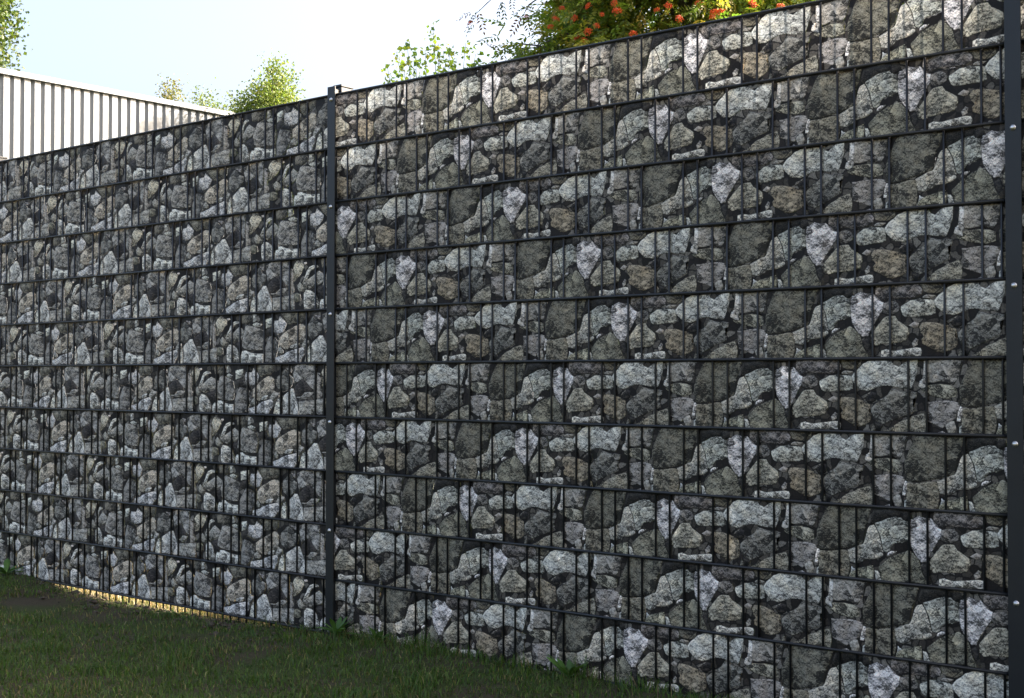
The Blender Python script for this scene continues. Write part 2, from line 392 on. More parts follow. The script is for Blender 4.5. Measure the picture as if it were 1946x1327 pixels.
def read_tile(txt, seed, gain):
    rnd = random.Random(seed); out = []
    for ln in txt.strip().splitlines():
        k, *pts = ln.split()
        q = [tuple(float(c) / 1000 for c in p.split(',')) for p in pts]
        if sum(q[i][0] * q[(i + 1) % len(q)][1] - q[(i + 1) % len(q)][0] * q[i][1] for i in range(len(q))) < 0: q.reverse()   # counter-clockwise
        r = []
        for i, a in enumerate(q):                  # break long straight edges
            bb = q[(i + 1) % len(q)]; r.append(a); d = math.dist(a, bb)
            if d > .024:
                h = rnd.uniform(-.0016, .0016); t = rnd.uniform(.4, .6)
                r.append((a[0] + (bb[0] - a[0]) * t - (bb[1] - a[1]) / d * h, a[1] + (bb[1] - a[1]) * t + (bb[0] - a[0]) / d * h))
        m = len(r); e = []
        for i in range(m):                         # outline slightly outwards
            a, p, c = Vector(r[i - 1]), Vector(r[i]), Vector(r[(i + 1) % m]); d1, d2 = (p - a).normalized(), (c - p).normalized()
            nn = Vector((d1.y + d2.y, -d1.x - d2.x)); nn = nn.normalized() if nn.length > 1e-6 else Vector((0, 0))
            e.append(tuple(p + nn * .0014))
        r = e
        g = rnd.uniform(.9, 1.1) * (.80 if k == 'w' and gain > 1.2 else 1.0); c = TINT[k]
        out.append((k, r, tuple(min(.62, x * g * gain * rnd.uniform(.97, 1.03)) for x in c)))
    return out
TILE_BLOCK, TILE_RUBBLE = read_tile(TILE_BLOCK, 3, 1.06), read_tile(TILE_RUBBLE, 5, 1.36)

def area2(q): return .5 * abs(sum(q[i][0] * q[(i + 1) % len(q)][1] - q[(i + 1) % len(q)][0] * q[i][1] for i in range(len(q))))

AMP, RELIEF, THICK = .0052, .0009, .0008
def wave(x, odd, x_rod):
    """strip woven behind two rods and in front of the next two; y of its middle"""
    p = ((x - x_rod) / .2 + (0 if odd else .5)) % 1.0           # 0 and .25 are rods in front of the strip
    p = p * .2
    if p <= .054: y = 1
    elif p < .096: y = 1 - 2 * (p - .054) / .042
    elif p <= .154: y = -1
    elif p < .196: y = -1 + 2 * (p - .154) / .042
    else: y = 1
    return AMP * y

def breaks(x0, x1, odd, x_rod):
    o = x_rod + (0 if odd else -.1); r = []
    k = math.floor((x0 - o) / .2) - 1
    while o + k * .2 < x1:
        r += [o + k * .2 + d for d in (-.004, .054, .096, .154)]; k += 1
    return [x for x in r if x0 + 1e-4 < x < x1 - 1e-4]

def stone_bm(poly, u_off, tint, odd, x_rod, x0, x1, z0, z1, zbase, tile_origin):
    """one printed stone in panel coordinates; raised print edge, cut along the folds of the strip"""
    pts = [(u + u_off, v + zbase) for u, v in poly]
    if max(p[0] for p in pts) < x0 + .004 or min(p[0] for p in pts) > x1 - .004: return None
    bm = bmesh.new(); le = bm.verts.layers.float.new('edge'); ls = bm.verts.layers.float.new('shade')
    n = len(pts); ins = min(.0036, .11 * math.sqrt(area2(poly)))
    outer, inner = [], []
    for i, p in enumerate(pts):
        a, c = Vector(pts[i - 1]), Vector(pts[(i + 1) % n]); p = Vector(p)
        d1, d2 = (p - a).normalized(), (c - p).normalized()
        nrm = Vector((d1.y + d2.y, -d1.x - d2.x))            # outward for counter-clockwise
        nrm = nrm.normalized() if nrm.length > 1e-6 else Vector((0, 1))
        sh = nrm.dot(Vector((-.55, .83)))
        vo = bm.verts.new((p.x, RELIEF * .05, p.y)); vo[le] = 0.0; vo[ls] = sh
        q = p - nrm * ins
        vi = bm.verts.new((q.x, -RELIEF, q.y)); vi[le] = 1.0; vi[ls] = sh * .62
        outer.append(vo); inner.append(vi)
    try: fs = [bm.faces.new(inner)]
    except ValueError: bm.free(); return None
    for i in range(n):
        j = (i + 1) % n; fs.append(bm.faces.new((outer[i], outer[j], inner[j], inner[i])))
    # middle of the stone fades the rim shade out
    bmesh.ops.triangulate(bm, faces=[fs[0]])
    def cut(co, no, clear):
        bmesh.ops.bisect_plane(bm, geom=bm.verts[:] + bm.edges[:] + bm.faces[:], plane_co=co, plane_no=no, clear_outer=clear)
    cut((0, 0, z0 + .0004), (0, 0, -1), True); cut((0, 0, z1 - .0004), (0, 0, 1), True)
    cut((x0, 0, 0), (-1, 0, 0), True); cut((x1, 0, 0), (1, 0, 0), True)
    if len(bm.faces) == 0: bm.free(); return None
    xa, xb = min(v.co.x for v in bm.verts), max(v.co.x for v in bm.verts)
    for bx in breaks(xa, xb, odd, x_rod): cut((bx, 0, 0), (1, 0, 0), False)
    uvl = bm.loops.layers.uv.new('print')
    for fc in bm.faces:
        for lp in fc.loops: lp[uvl].uv = (lp.vert.co.x - tile_origin[0], lp.vert.co.z - tile_origin[1])
    lift = .0002 + .0007 * random.random()
    for v in bm.verts: v.co.y += wave(v.co.x, odd, x_rod) - THICK / 2 - lift
    bm.normal_update()
    for fc in bm.faces:
        if fc.normal.y > 0: fc.normal_flip()
    return bm

def bm_to_mesh(bm, name, tint, mat):
    me = bpy.data.meshes.new(name); bm.to_mesh(me); bm.free(); me.materials.append(mat)
    at = me.attributes.new('tint', 'FLOAT_COLOR', 'FACE')
    at.data.foreach_set('color', np.tile(np.array((*tint, 1), np.float32), len(me.polygons)))
    return me

def join_meshes(name, items, mat):
    """items: (mesh, dx) -> one mesh with the same layers"""
    co, lv, ls, lt, ed, sh, uv, tn = [], [], [], [], [], [], [], []
    vo = lo = 0
    for me, dx in items:
        nv, nl, npz = len(me.vertices), len(me.loops), len(me.polygons)
        a = np.empty(nv * 3, np.float32); me.vertices.foreach_get('co', a); a = a.reshape(-1, 3).copy(); a[:, 0] += dx; co.append(a)
        a = np.empty(nl, np.int32); me.loops.foreach_get('vertex_index', a); lv.append(a + vo)
        a = np.empty(npz, np.int32); me.polygons.foreach_get('loop_start', a); ls.append(a + lo)
        for nm, dst in (('edge', ed), ('shade', sh)):
            a = np.empty(nv, np.float32); me.attributes[nm].data.foreach_get('value', a); dst.append(a)
        a = np.empty(nl * 2, np.float32); me.uv_layers['print'].data.foreach_get('uv', a); uv.append(a)
        a = np.empty(npz * 4, np.float32); me.attributes['tint'].data.foreach_get('color', a); tn.append(a)
        vo += nv; lo += nl
    me = bpy.data.meshes.new(name)
    me.vertices.add(vo); me.vertices.foreach_set('co', np.concatenate(co).ravel())
    me.loops.add(lo); me.loops.foreach_set('vertex_index', np.concatenate(lv))
    st = np.concatenate(ls); me.polygons.add(len(st)); me.polygons.foreach_set('loop_start', st)
    me.update(calc_edges=True)
    for nm, src in (('edge', ed), ('shade', sh)): me.attributes.new(nm, 'FLOAT', 'POINT').data.foreach_set('value', np.concatenate(src))
    me.uv_layers.new(name='print').data.foreach_set('uv', np.concatenate(uv))
    me.attributes.new('tint', 'FLOAT_COLOR', 'FACE').data.foreach_set('color', np.concatenate(tn))
    me.materials.append(mat); return me

# shared rod meshes
def rod_mesh(name, length, r, axis, n):
    mb = MB(); L = length
    mb.tube([(0, 0, 0), (L, 0, 0)] if axis == 'x' else [(0, 0, 0), (0, 0, L)], [r, r], n)
    me = mb.mesh(name, M_METAL, True)
    for p in me.polygons:
        if len(p.vertices) > 4: p.use_smooth = False
    return me
ME_VROD = rod_mesh('vertical_rod', 2.0 + .031, .0033, 'z', 8)
ME_HROD = rod_mesh('horizontal_rod', RUN - .012, .0043, 'x', 10)

def build_panel(loc, ang, x_rod, tile, phases, m_stone, m_gap, label, singles, slips=(), stones_to=None):
    """double-rod panel with woven print strips; x_rod = local x of one odd-row front rod"""
    root = empty('woven_rod_fence', (loc[0], loc[1], 0), -ang); tag(root, label, 'fence', 'woven fence lengths between posts')
    for i in range(11):
        for y in (-.0076, .0076):
            o = link('horizontal_rod', ME_HROD, root, (.006, y, line_z(i)))
    k0 = math.ceil((.022 - x_rod) / .05); k = k0
    while x_rod + k * .05 < RUN - .022:
        link('vertical_rod', ME_VROD, root, (x_rod + k * .05, 0, line_z(10) - .031)); k += 1
    xs0, xs1 = .010, RUN - .010
    cand = []
    for row in range(1, 11):
        odd = row % 2 == 1; zb = line_z(row)
        z0, z1 = zb + .0015, zb + .2 - .0035
        u0 = phases[row - 1]; zt = zb - (.004 if row in slips else 0)
        xs = sorted([xs0, xs1] + breaks(xs0, xs1, odd, x_rod))
        nt0 = math.floor((xs0 - u0 - .52) / .8); nt1 = math.ceil((xs1 - u0 + .52) / .8)
        # the strip between the printed stones: rectangle with the stone outlines cut out
        def top_at(x): return z1 - (.0042 * max(0.0, mnoise.noise(Vector((x * 9, row, 2))) + .1) if row in slips else 0)
        V2 = []; E2 = []; F2 = []
        for x in xs: V2 += [Vector((x, z0)), Vector((x, top_at(x)))]
        for i in range(len(xs)):
            E2.append((2 * i, 2 * i + 1))
            if i: E2 += [(2 * i - 2, 2 * i), (2 * i - 1, 2 * i + 1)]
        for kk, poly, tint in tile:
            for ti in range(nt0, nt1 + 1):
                off = u0 + ti * .8
                q = [(min(max(u + off, xs0), xs1), min(max(vv + zt, z0), z1)) for u, vv in poly]
                if max(p[0] for p in q) - min(p[0] for p in q) < .004: continue
                nb = len(V2); V2 += [Vector(p) for p in q]; E2 += [(nb + i, nb + (i + 1) % len(q)) for i in range(len(q))]; F2.append(np.array(q))
        vo, _, fo, _, _, _ = delaunay_2d_cdt(V2, E2, [], 0, 1e-6)
        VO = np.array([tuple(p) for p in vo]); FO = np.array([q for q in fo if len(q) == 3]); cen = VO[FO].mean(1)
        hole = np.zeros(len(FO), bool)
        for q in F2:                                             # triangles whose middle lies in a stone
            lo, hi = q.min(0), q.max(0); ix = np.where((cen[:, 0] > lo[0]) & (cen[:, 0] < hi[0]) & (cen[:, 1] > lo[1]) & (cen[:, 1] < hi[1]))[0]
            if not len(ix): continue
            px_, py_ = cen[ix, 0], cen[ix, 1]; inside = np.zeros(len(ix), bool)
            for i in range(len(q)):
                (ax, ay), (bx_, by_) = q[i - 1], q[i]
                if ay == by_: continue
                inside ^= ((ay > py_) != (by_ > py_)) & (px_ < (bx_ - ax) * (py_ - ay) / (by_ - ay) + ax)
            hole[ix[inside]] = True
        v = [(p[0], wave(p[0], odd, x_rod) - THICK / 2, p[1]) for p in VO]
        f = [tuple(int(i) for i in q) for q, h in zip(FO, hole) if not h and all(VO[i][1] <= top_at(VO[i][0]) + 2e-3 for i in q)]
        me = mesh('privacy_strip', v, f, m_gap); uvl = me.uv_layers.new(name='print')
        for lp in me.loops:
            c = me.vertices[lp.vertex_index].co; uvl.data[lp.index].uv = (c.x - u0, c.z - zb)
        strip = link('privacy_strip', me, root)
        shared = {}
        for si, (kk, poly, tint) in enumerate(tile):
            ua, ub = min(p[0] for p in poly), max(p[0] for p in poly)
            for ti in range(nt0, nt1 + 1):
                off = u0 + ti * .8
                if off + ub < xs0 + .004 or off + ua > xs1 - .004: continue
                inside = off + ua > xs0 and off + ub < xs1
                if stones_to is not None and off + ua > stones_to: continue
                if inside and si in shared: me, base = shared[si]; dx = (ti - base) * .8
                else:
                    bm = stone_bm(poly, off, tint, odd, x_rod, xs0, xs1, z0, z1, zt, (off, zt))
                    if bm is None: continue
                    me = bm_to_mesh(bm, 'printed_stone', tint, m_stone); dx = 0.0
                    if inside: shared[si] = (me, ti)
                xm = off + (ua + ub) / 2
                wp = along(loc, ang, xm); dep = wp[1]
                vis = 1.0 if zb + .1 > .12 else .5
                cand.append((area2(poly) / dep ** 2 * vis * (0 if kk == 'k' else 1), strip, me, dx))
    cand.sort(key=lambda c: -c[0])
    for _, strip, me, dx in cand[:singles]: link('printed_stone', me, strip, (dx, 0, 0))
    rest = [(me, dx) for _, _, me, dx in cand[singles:]]
    if rest: tag(link('printed_rubble', join_meshes('printed_rubble', rest, m_stone), root), kind='stuff')
    return root

PH_BLOCK = [.636, .515, .741, .245, 1.979, 1.743, 1.593, 2.139, 1.472, 1.223]
PH_RUBBLE = [-.59, -.332, -2.047, -.187, .142, -.030, .114, .003, .005, -.178]
X_ROD_B, X_ROD_R = .12, RUN - .2025
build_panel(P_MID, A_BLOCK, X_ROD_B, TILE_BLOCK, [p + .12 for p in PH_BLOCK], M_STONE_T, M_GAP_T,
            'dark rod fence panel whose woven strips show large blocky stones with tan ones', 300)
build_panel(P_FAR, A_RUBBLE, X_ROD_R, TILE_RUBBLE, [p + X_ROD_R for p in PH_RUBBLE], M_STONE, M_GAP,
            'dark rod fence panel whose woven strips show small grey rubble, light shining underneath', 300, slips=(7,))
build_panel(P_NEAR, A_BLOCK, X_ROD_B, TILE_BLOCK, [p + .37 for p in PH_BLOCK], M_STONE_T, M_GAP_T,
            'sliver of fence panel starting just beyond the broad post with pale side edge', 0)

# ------------------------------------------------------------------ posts
def build_post(loc, ang, label):
    root = empty('fence_post', (loc[0], loc[1], 0), -ang); tag(root, label, 'fence post', 'bolted fence posts')
    zt = LINE0 + .030
    mb = MB(); mb.box(-.020, .020, .0135, .0735, -.25, zt + .002)
    link('post_tube', bevel_mesh(mb.mesh('post_tube', M_METAL), .003), root)
    mb = MB(); mb.box(-.0205, .0205, -.0185, -.0138, line_z(10) - .06, zt)
    link('cover_bar', bevel_mesh(mb.mesh('cover_bar', M_METAL), .0008, 2), root)
    mb = MB(); mb.box(-.0225, .0225, .011, .076, zt + .0022, zt + .012)
    link('post_cap', bevel_mesh(mb.mesh('post_cap', M_METAL), .0025), root)
    mb = MB(); mb.box(-.012, .012, -.0137, .0134, line_z(10), zt - .01)   # spacer behind the bar
    link('clamp_spacer', mb.mesh('clamp_spacer', M_METAL), root)
    prof = [(.0078, 0), (.0078, .0012), (.0058, .0016), (.0056, .0034), (.0045, .0048), (.0024, .0056)]
    v, f = [], []; n = 14
    for r, h in prof: v += [(r * math.cos(2 * math.pi * k / n), -h, r * math.sin(2 * math.pi * k / n)) for k in range(n)]
    for i in range(len(prof) - 1):
        for k in range(n): f.append((i * n + k, i * n + (k + 1) % n, (i + 1) * n + (k + 1) % n, (i + 1) * n + k))
    f.append(tuple((len(prof) - 1) * n + k for k in range(n)))
    me = mesh('bolt', v, f, M_BOLT, True)
    for i in range(0, 11, 2): link('bolt', me, root, (.0, -.0186, line_z(i) - .019 if i < 10 else line_z(10) + .012))
    return root
A_MID = (A_BLOCK + A_RUBBLE) / 2
build_post(P_MID, A_MID, 'anthracite post with bolted cover bar joining the rubble and the block panels')
build_post(P_NEAR, A_BLOCK, 'anthracite post with large bolts at the near end of the block-stone panel')
build_post(P_FAR, A_RUBBLE, 'fence post at the far end of the rubble panel, only its cap edge showing')

# ------------------------------------------------------------------ warehouse behind the fence
def build_warehouse():
    H, pitch, dep = 6.55, .205, .060
    ang = math.radians(39.85)                                   # wall heading, right of straight ahead
    d = Vector((math.sin(ang), math.cos(ang), 0)); nrm = Vector((math.cos(ang), -math.sin(ang), 0))
    p0 = Vector(((0 - 973) / 2538.56 * 24.0, 24.0, 0)) - d * 9.0
    n_rib = int(34 / pitch)
    root = empty('warehouse', p0, math.atan2(d.y, d.x)); tag(root, 'pale warehouse with ribbed metal cladding and a white eave trim behind the fence', 'building')
    # local x along the wall, local -y outwards
    wall, nt, b = new_mat('cream coated steel'); L = nt.links; tc = N(nt, 'ShaderNodeTexCoord')
    mp = N(nt, 'ShaderNodeMapping'); mp.inputs['Scale'].default_value = (1.2, 1, .15); L.new(tc.outputs['Object'], mp.inputs[0])
    n1 = N(nt, 'ShaderNodeTexNoise', Scale=2.0, Detail=6.0, Roughness=.6); L.new(mp.outputs[0], n1.inputs['Vector'])
    L.new(mix_col(nt, n1.outputs['Fac'], (.150, .160, .172), (.170, .181, .194)), b.inputs['Base Color']); b.inputs['Roughness'].default_value = .45
    trim = metal('white eave trim', (.215, .222, .235), .4)
    # trapezoid profile: wide pan standing proud, narrow groove
    prof = []
    for i in range(n_rib):
        x = i * pitch
        prof += [(x, 0), (x + .122, 0), (x + .131, dep), (x + .146, dep)]
    prof.append((n_rib * pitch, 0))
    v = [(x, y, z) for x, y in prof for z in (0.05, H - .07)]
    f = [(2 * i, 2 * i + 2, 2 * i + 3, 2 * i + 1) for i in range(len(prof) - 1)]
    link('ribbed_cladding', mesh('ribbed_cladding', v, f, wall), root)
    W = n_rib * pitch
    mb = MB(); mb.box(-.03, W + .03, .06, 14.0, 0.0, H - .05); link('building_body', mb.mesh('building_body', wall), root)
    mb = MB(); mb.box(-.08, W + .08, -.055, 14.1, H - .035, H); mb.box(-.08, W + .08, -.062, -.016, H - .105, H - .038)
    link('eave_trim', bevel_mesh(mb.mesh('eave_trim', trim), .008), root)
build_warehouse()

# ------------------------------------------------------------------ foliage helpers
def unit(a): return a / np.maximum(np.linalg.norm(a, axis=-1, keepdims=True), 1e-9)

def leaf_geo(base, d, nrm, L, W, fold=.25):
    """folded diamond leaves: base points, directions, normals, lengths, widths"""
    d = unit(d); s = unit(np.cross(d, nrm)); n2 = np.cross(s, d)
    L = L[:, None]; W = W[:, None]
    v = np.stack([base, base + d * L * .45 + s * W * .5 + n2 * W * fold, base + d * L, base + d * L * .45 - s * W * .5 + n2 * W * fold], 1)
    n = len(base); i = np.arange(n)[:, None] * 4
    t = np.stack([np.concatenate([i, i + 1, i + 2], 1), np.concatenate([i, i + 2, i + 3], 1)], 1).reshape(-1, 3)
    return v.reshape(-1, 3), t

def rand_dirs(n, rng): return unit(rng.normal(size=(n, 3)))

def leaf_colors(n, cols, rng, var=.22):
    c = np.array(cols)[rng.integers(0, len(cols), n)]
    return np.clip(c * (1 + rng.normal(0, var, (n, 1))) * (1 + rng.normal(0, .06, (n, 3))), .004, .7)

def merge(parts):
    vs, ts, cs, o = [], [], [], 0
    for v, t, c in parts: vs.append(v); ts.append(t + o); cs.append(c); o += len(v)
    return np.concatenate(vs), np.concatenate(ts), np.concatenate(cs)

def pinnate(base, d, nrm, rng, cols, length=.15, pairs=6, ll=.052, lw=.019):
    """rowan leaves: pairs of leaflets along a drooping rachis"""
    n = len(base); d = unit(d); out = []
    s = unit(np.cross(d, nrm)); up = np.cross(s, d); col = leaf_colors(n, cols, rng)
    sz = rng.uniform(.8, 1.15, n)
    for k in range(pairs + 1):
        f = (k + .8) / (pairs + .8)
        pos = base + d * (length * f * sz)[:, None] - up * (.035 * f * f * sz)[:, None]
        taper = 1 - .35 * abs(f - .45)
        for sg in ((-1, 1) if k < pairs else (0,)):
            ld = d * (.55 if sg else 1.0) + s * (.85 * sg) - up * .25 + rng.normal(0, .14, (n, 3))
            v, t = leaf_geo(pos, ld, up + rng.normal(0, .3, (n, 3)), ll * sz * taper * rng.uniform(.85, 1.1, n), lw * sz * np.ones(n))
            out.append((v, t, np.repeat(np.clip(col * rng.uniform(.88, 1.12, (n, 1)), 0, .7), 2, 0)))
    return merge(out)

def branch_tubes(mb, trunk_pts, trunk_r, targets, rng, r0=.02):
    mb.tube(trunk_pts, trunk_r, 8)
    tp = [Vector(p) for p in trunk_pts]
    for c in targets:
        c = Vector(c)
        zt = c.z - rng.uniform(.25, .5) * (c.z - tp[0].z) * .6
        k = max(0, min(len(tp) - 2, next((i for i in range(len(tp) - 1) if tp[i + 1].z > zt), len(tp) - 2)))
        f = max(0, min(1, (zt - tp[k].z) / max(1e-4, tp[k + 1].z - tp[k].z)))
        s = tp[k].lerp(tp[k + 1], f); mid = s.lerp(c, .5) + Vector((0, 0, .12 * (c - s).length))
        l1 = s.lerp(mid, .5) + Vector(rng.normal(0, .03, 3)) * (c - s).length
        mb.tube([s, l1, mid, c], [r0, r0 * .75, r0 * .5, r0 * .18], 5)

def crown_points(center, radii, n, rng, power=2.4, lump=.28):
    d = rand_dirs(n, rng); r = rng.uniform(0, 1, n) ** (1 / power)
    k = np.array([1 + lump * mnoise.noise(Vector(tuple(q * 1.8)) + Vector((center[0], 0, 0))) * 1.6 for q in d])
    return np.array(center) + d * (r * k)[:, None] * np.array(radii)

def make_tree(name, label, base, center, radii, clumps, per, leaf, sigma, cols, seed, trunk_r=.09, group=None, cat='tree', mat=None, bark=None, up=.4):
    rng = np.random.default_rng(seed); root = empty(name, base); tag(root, label, cat, group)
    cc = crown_points(center, radii, clumps, rng)
    top = Vector(center) + Vector((0, 0, radii[2] * .75)); b = Vector(base)
    tp = [b.lerp(top, f) + Vector((rng.normal(0, .05), rng.normal(0, .05), 0)) * (f > 0) for f in (0, .2, .4, .6, .8, 1)]
    mb = MB(); branch_tubes(mb, [p - b for p in tp], [trunk_r * (1 - .85 * f) for f in (0, .2, .4, .6, .8, 1)], [Vector(c) - b for c in cc], rng, trunk_r * .28)
    link('trunk', mb.mesh('trunk', bark or M_BARK, True), root)
    n = clumps * per
    ctr = np.repeat(cc, per, 0) - np.array(b)
    pos = ctr + rng.normal(0, 1, (n, 3)) * np.array(sigma)
    nr = unit(rng.normal(0, .8, (n, 3)) + np.array([0, 0, up]))
    d = rand_dirs(n, rng) + np.array([0, 0, -.25])
    L = leaf[0] * rng.uniform(.7, 1.25, n)
    v, t = leaf_geo(pos, d, nr, L, L * leaf[1])
    link('crown', np_mesh('crown', v, t, mat or M_LEAF, np.repeat(leaf_colors(n, cols, rng), 2, 0)), root)
    return root

GREEN = [(.10, .14, .03), (.13, .165, .035), (.07, .10, .024), (.16, .17, .045)]
def px_point(px, py, depth):
    return Vector(((px - 973) / 2538.56 * depth, depth, CAM_Z + (663.5 + 2538.56 * math.tan(PITCH) - py) / 2538.56 * depth))

# ------------------------------------------------------------------ trees beyond the warehouse
make_tree('poplar_tree', 'tall green tree rising behind the upper edge of the pale warehouse', (-16.3, 35.0, 0), (-16.3, 35, 9.4), (2.7, 2.7, 6.0), 800, 230, (.12, .85), (.26, .26, .36), [(.055, .085, .02), (.075, .11, .026), (.10, .13, .03), (.045, .07, .018)], 21, .28, 'trees behind the warehouse')
c = px_point(508, 150, 27)
make_tree('birch_tree', 'rounded bright green tree right of the warehouse eave end', (c.x, c.y, 0), (c.x, c.y, 5.5), (.64, .68, 1.78), 230, 170, (.055, .85), (.13, .13, .17), [(.17, .22, .055), (.21, .25, .06), (.12, .165, .04)], 22, .09, 'trees behind the warehouse')
c = px_point(405, 190, 44)
make_tree('birch_tree', 'low soft green tree just peeping over the warehouse eave', (c.x, c.y, 0), (c.x, c.y, 7.75), (1.05, 1.0, 2.6), 210, 170, (.09, .8), (.24, .24, .26), [(.14, .18, .05), (.18, .21, .06)], 23, .1, 'trees behind the warehouse')
c = px_point(318, 185, 50)
make_tree('birch_tree', 'small yellowish tree top showing over the warehouse eave', (c.x, c.y, 0), (c.x, c.y, 9.0), (.7, .8, 2.6), 150, 150, (.09, .8), (.24, .24, .3), [(.19, .18, .05), (.20, .17, .055), (.14, .16, .045)], 24, .1, 'trees behind the warehouse')

# ------------------------------------------------------------------ poplar sapling above the fence
def build_sapling():
    D = 10.0; rng = np.random.default_rng(31); base = px_point(830, 700, D); base.z = 0
    root = empty('poplar_sapling', base); tag(root, 'sparse bright yellow-green sapling with rounded leaves above the fence', 'sapling')
    tips = [(735, 128), (752, 96), (772, 78), (788, 105), (806, 92), (822, 44), (832, 80), (853, 86), (866, 108), (884, 78), (903, 100), (925, 122), (946, 98), (958, 118), (765, 120), (845, 112)]
    mb = MB(); P, Dr, Nn = [], [], []
    for i, (px, py) in enumerate(tips):
        tip = px_point(px, py, D + rng.normal(0, .22)) - base
        s = Vector((rng.normal(0, .06), rng.normal(0, .06), 0)); m = s.lerp(tip, .55) + Vector((-tip.x * .18, 0, .1))
        pts = [s, s.lerp(m, .5), m, m.lerp(tip, .5) + Vector((0, 0, .03)), tip]
        mb.tube(pts, [.011, .009, .006, .004, .0015], 5)
        n = 85
        for k in range(n):
            f = 1 - (k / n) ** 1.2 * .34
            j = min(3, int(f * 4)); q = pts[j].lerp(pts[j + 1], f * 4 - j if f < 1 else 1)
            spread = .022 + .38 * (1 - f)
            P.append(np.array(q) + rng.normal(0, spread, 3)); Dr.append(rng.normal(0, 1, 3) + np.array([0, 0, -.5])); Nn.append(rng.normal(0, 1, 3))
    link('stems', mb.mesh('stems', M_BARK, True), root)
    n = len(P); L = rng.uniform(.026, .052, n); v, t = leaf_geo(np.array(P), np.array(Dr), np.array(Nn), L, L * .8)
    col = leaf_colors(n, [(.34, .44, .08), (.42, .48, .10), (.24, .34, .08), (.14, .22, .07)], rng, .15)
    link('crown', np_mesh('crown', v, t, leaf_mat('sapling leaf', .5), np.repeat(col, 2, 0)), root)
build_sapling()

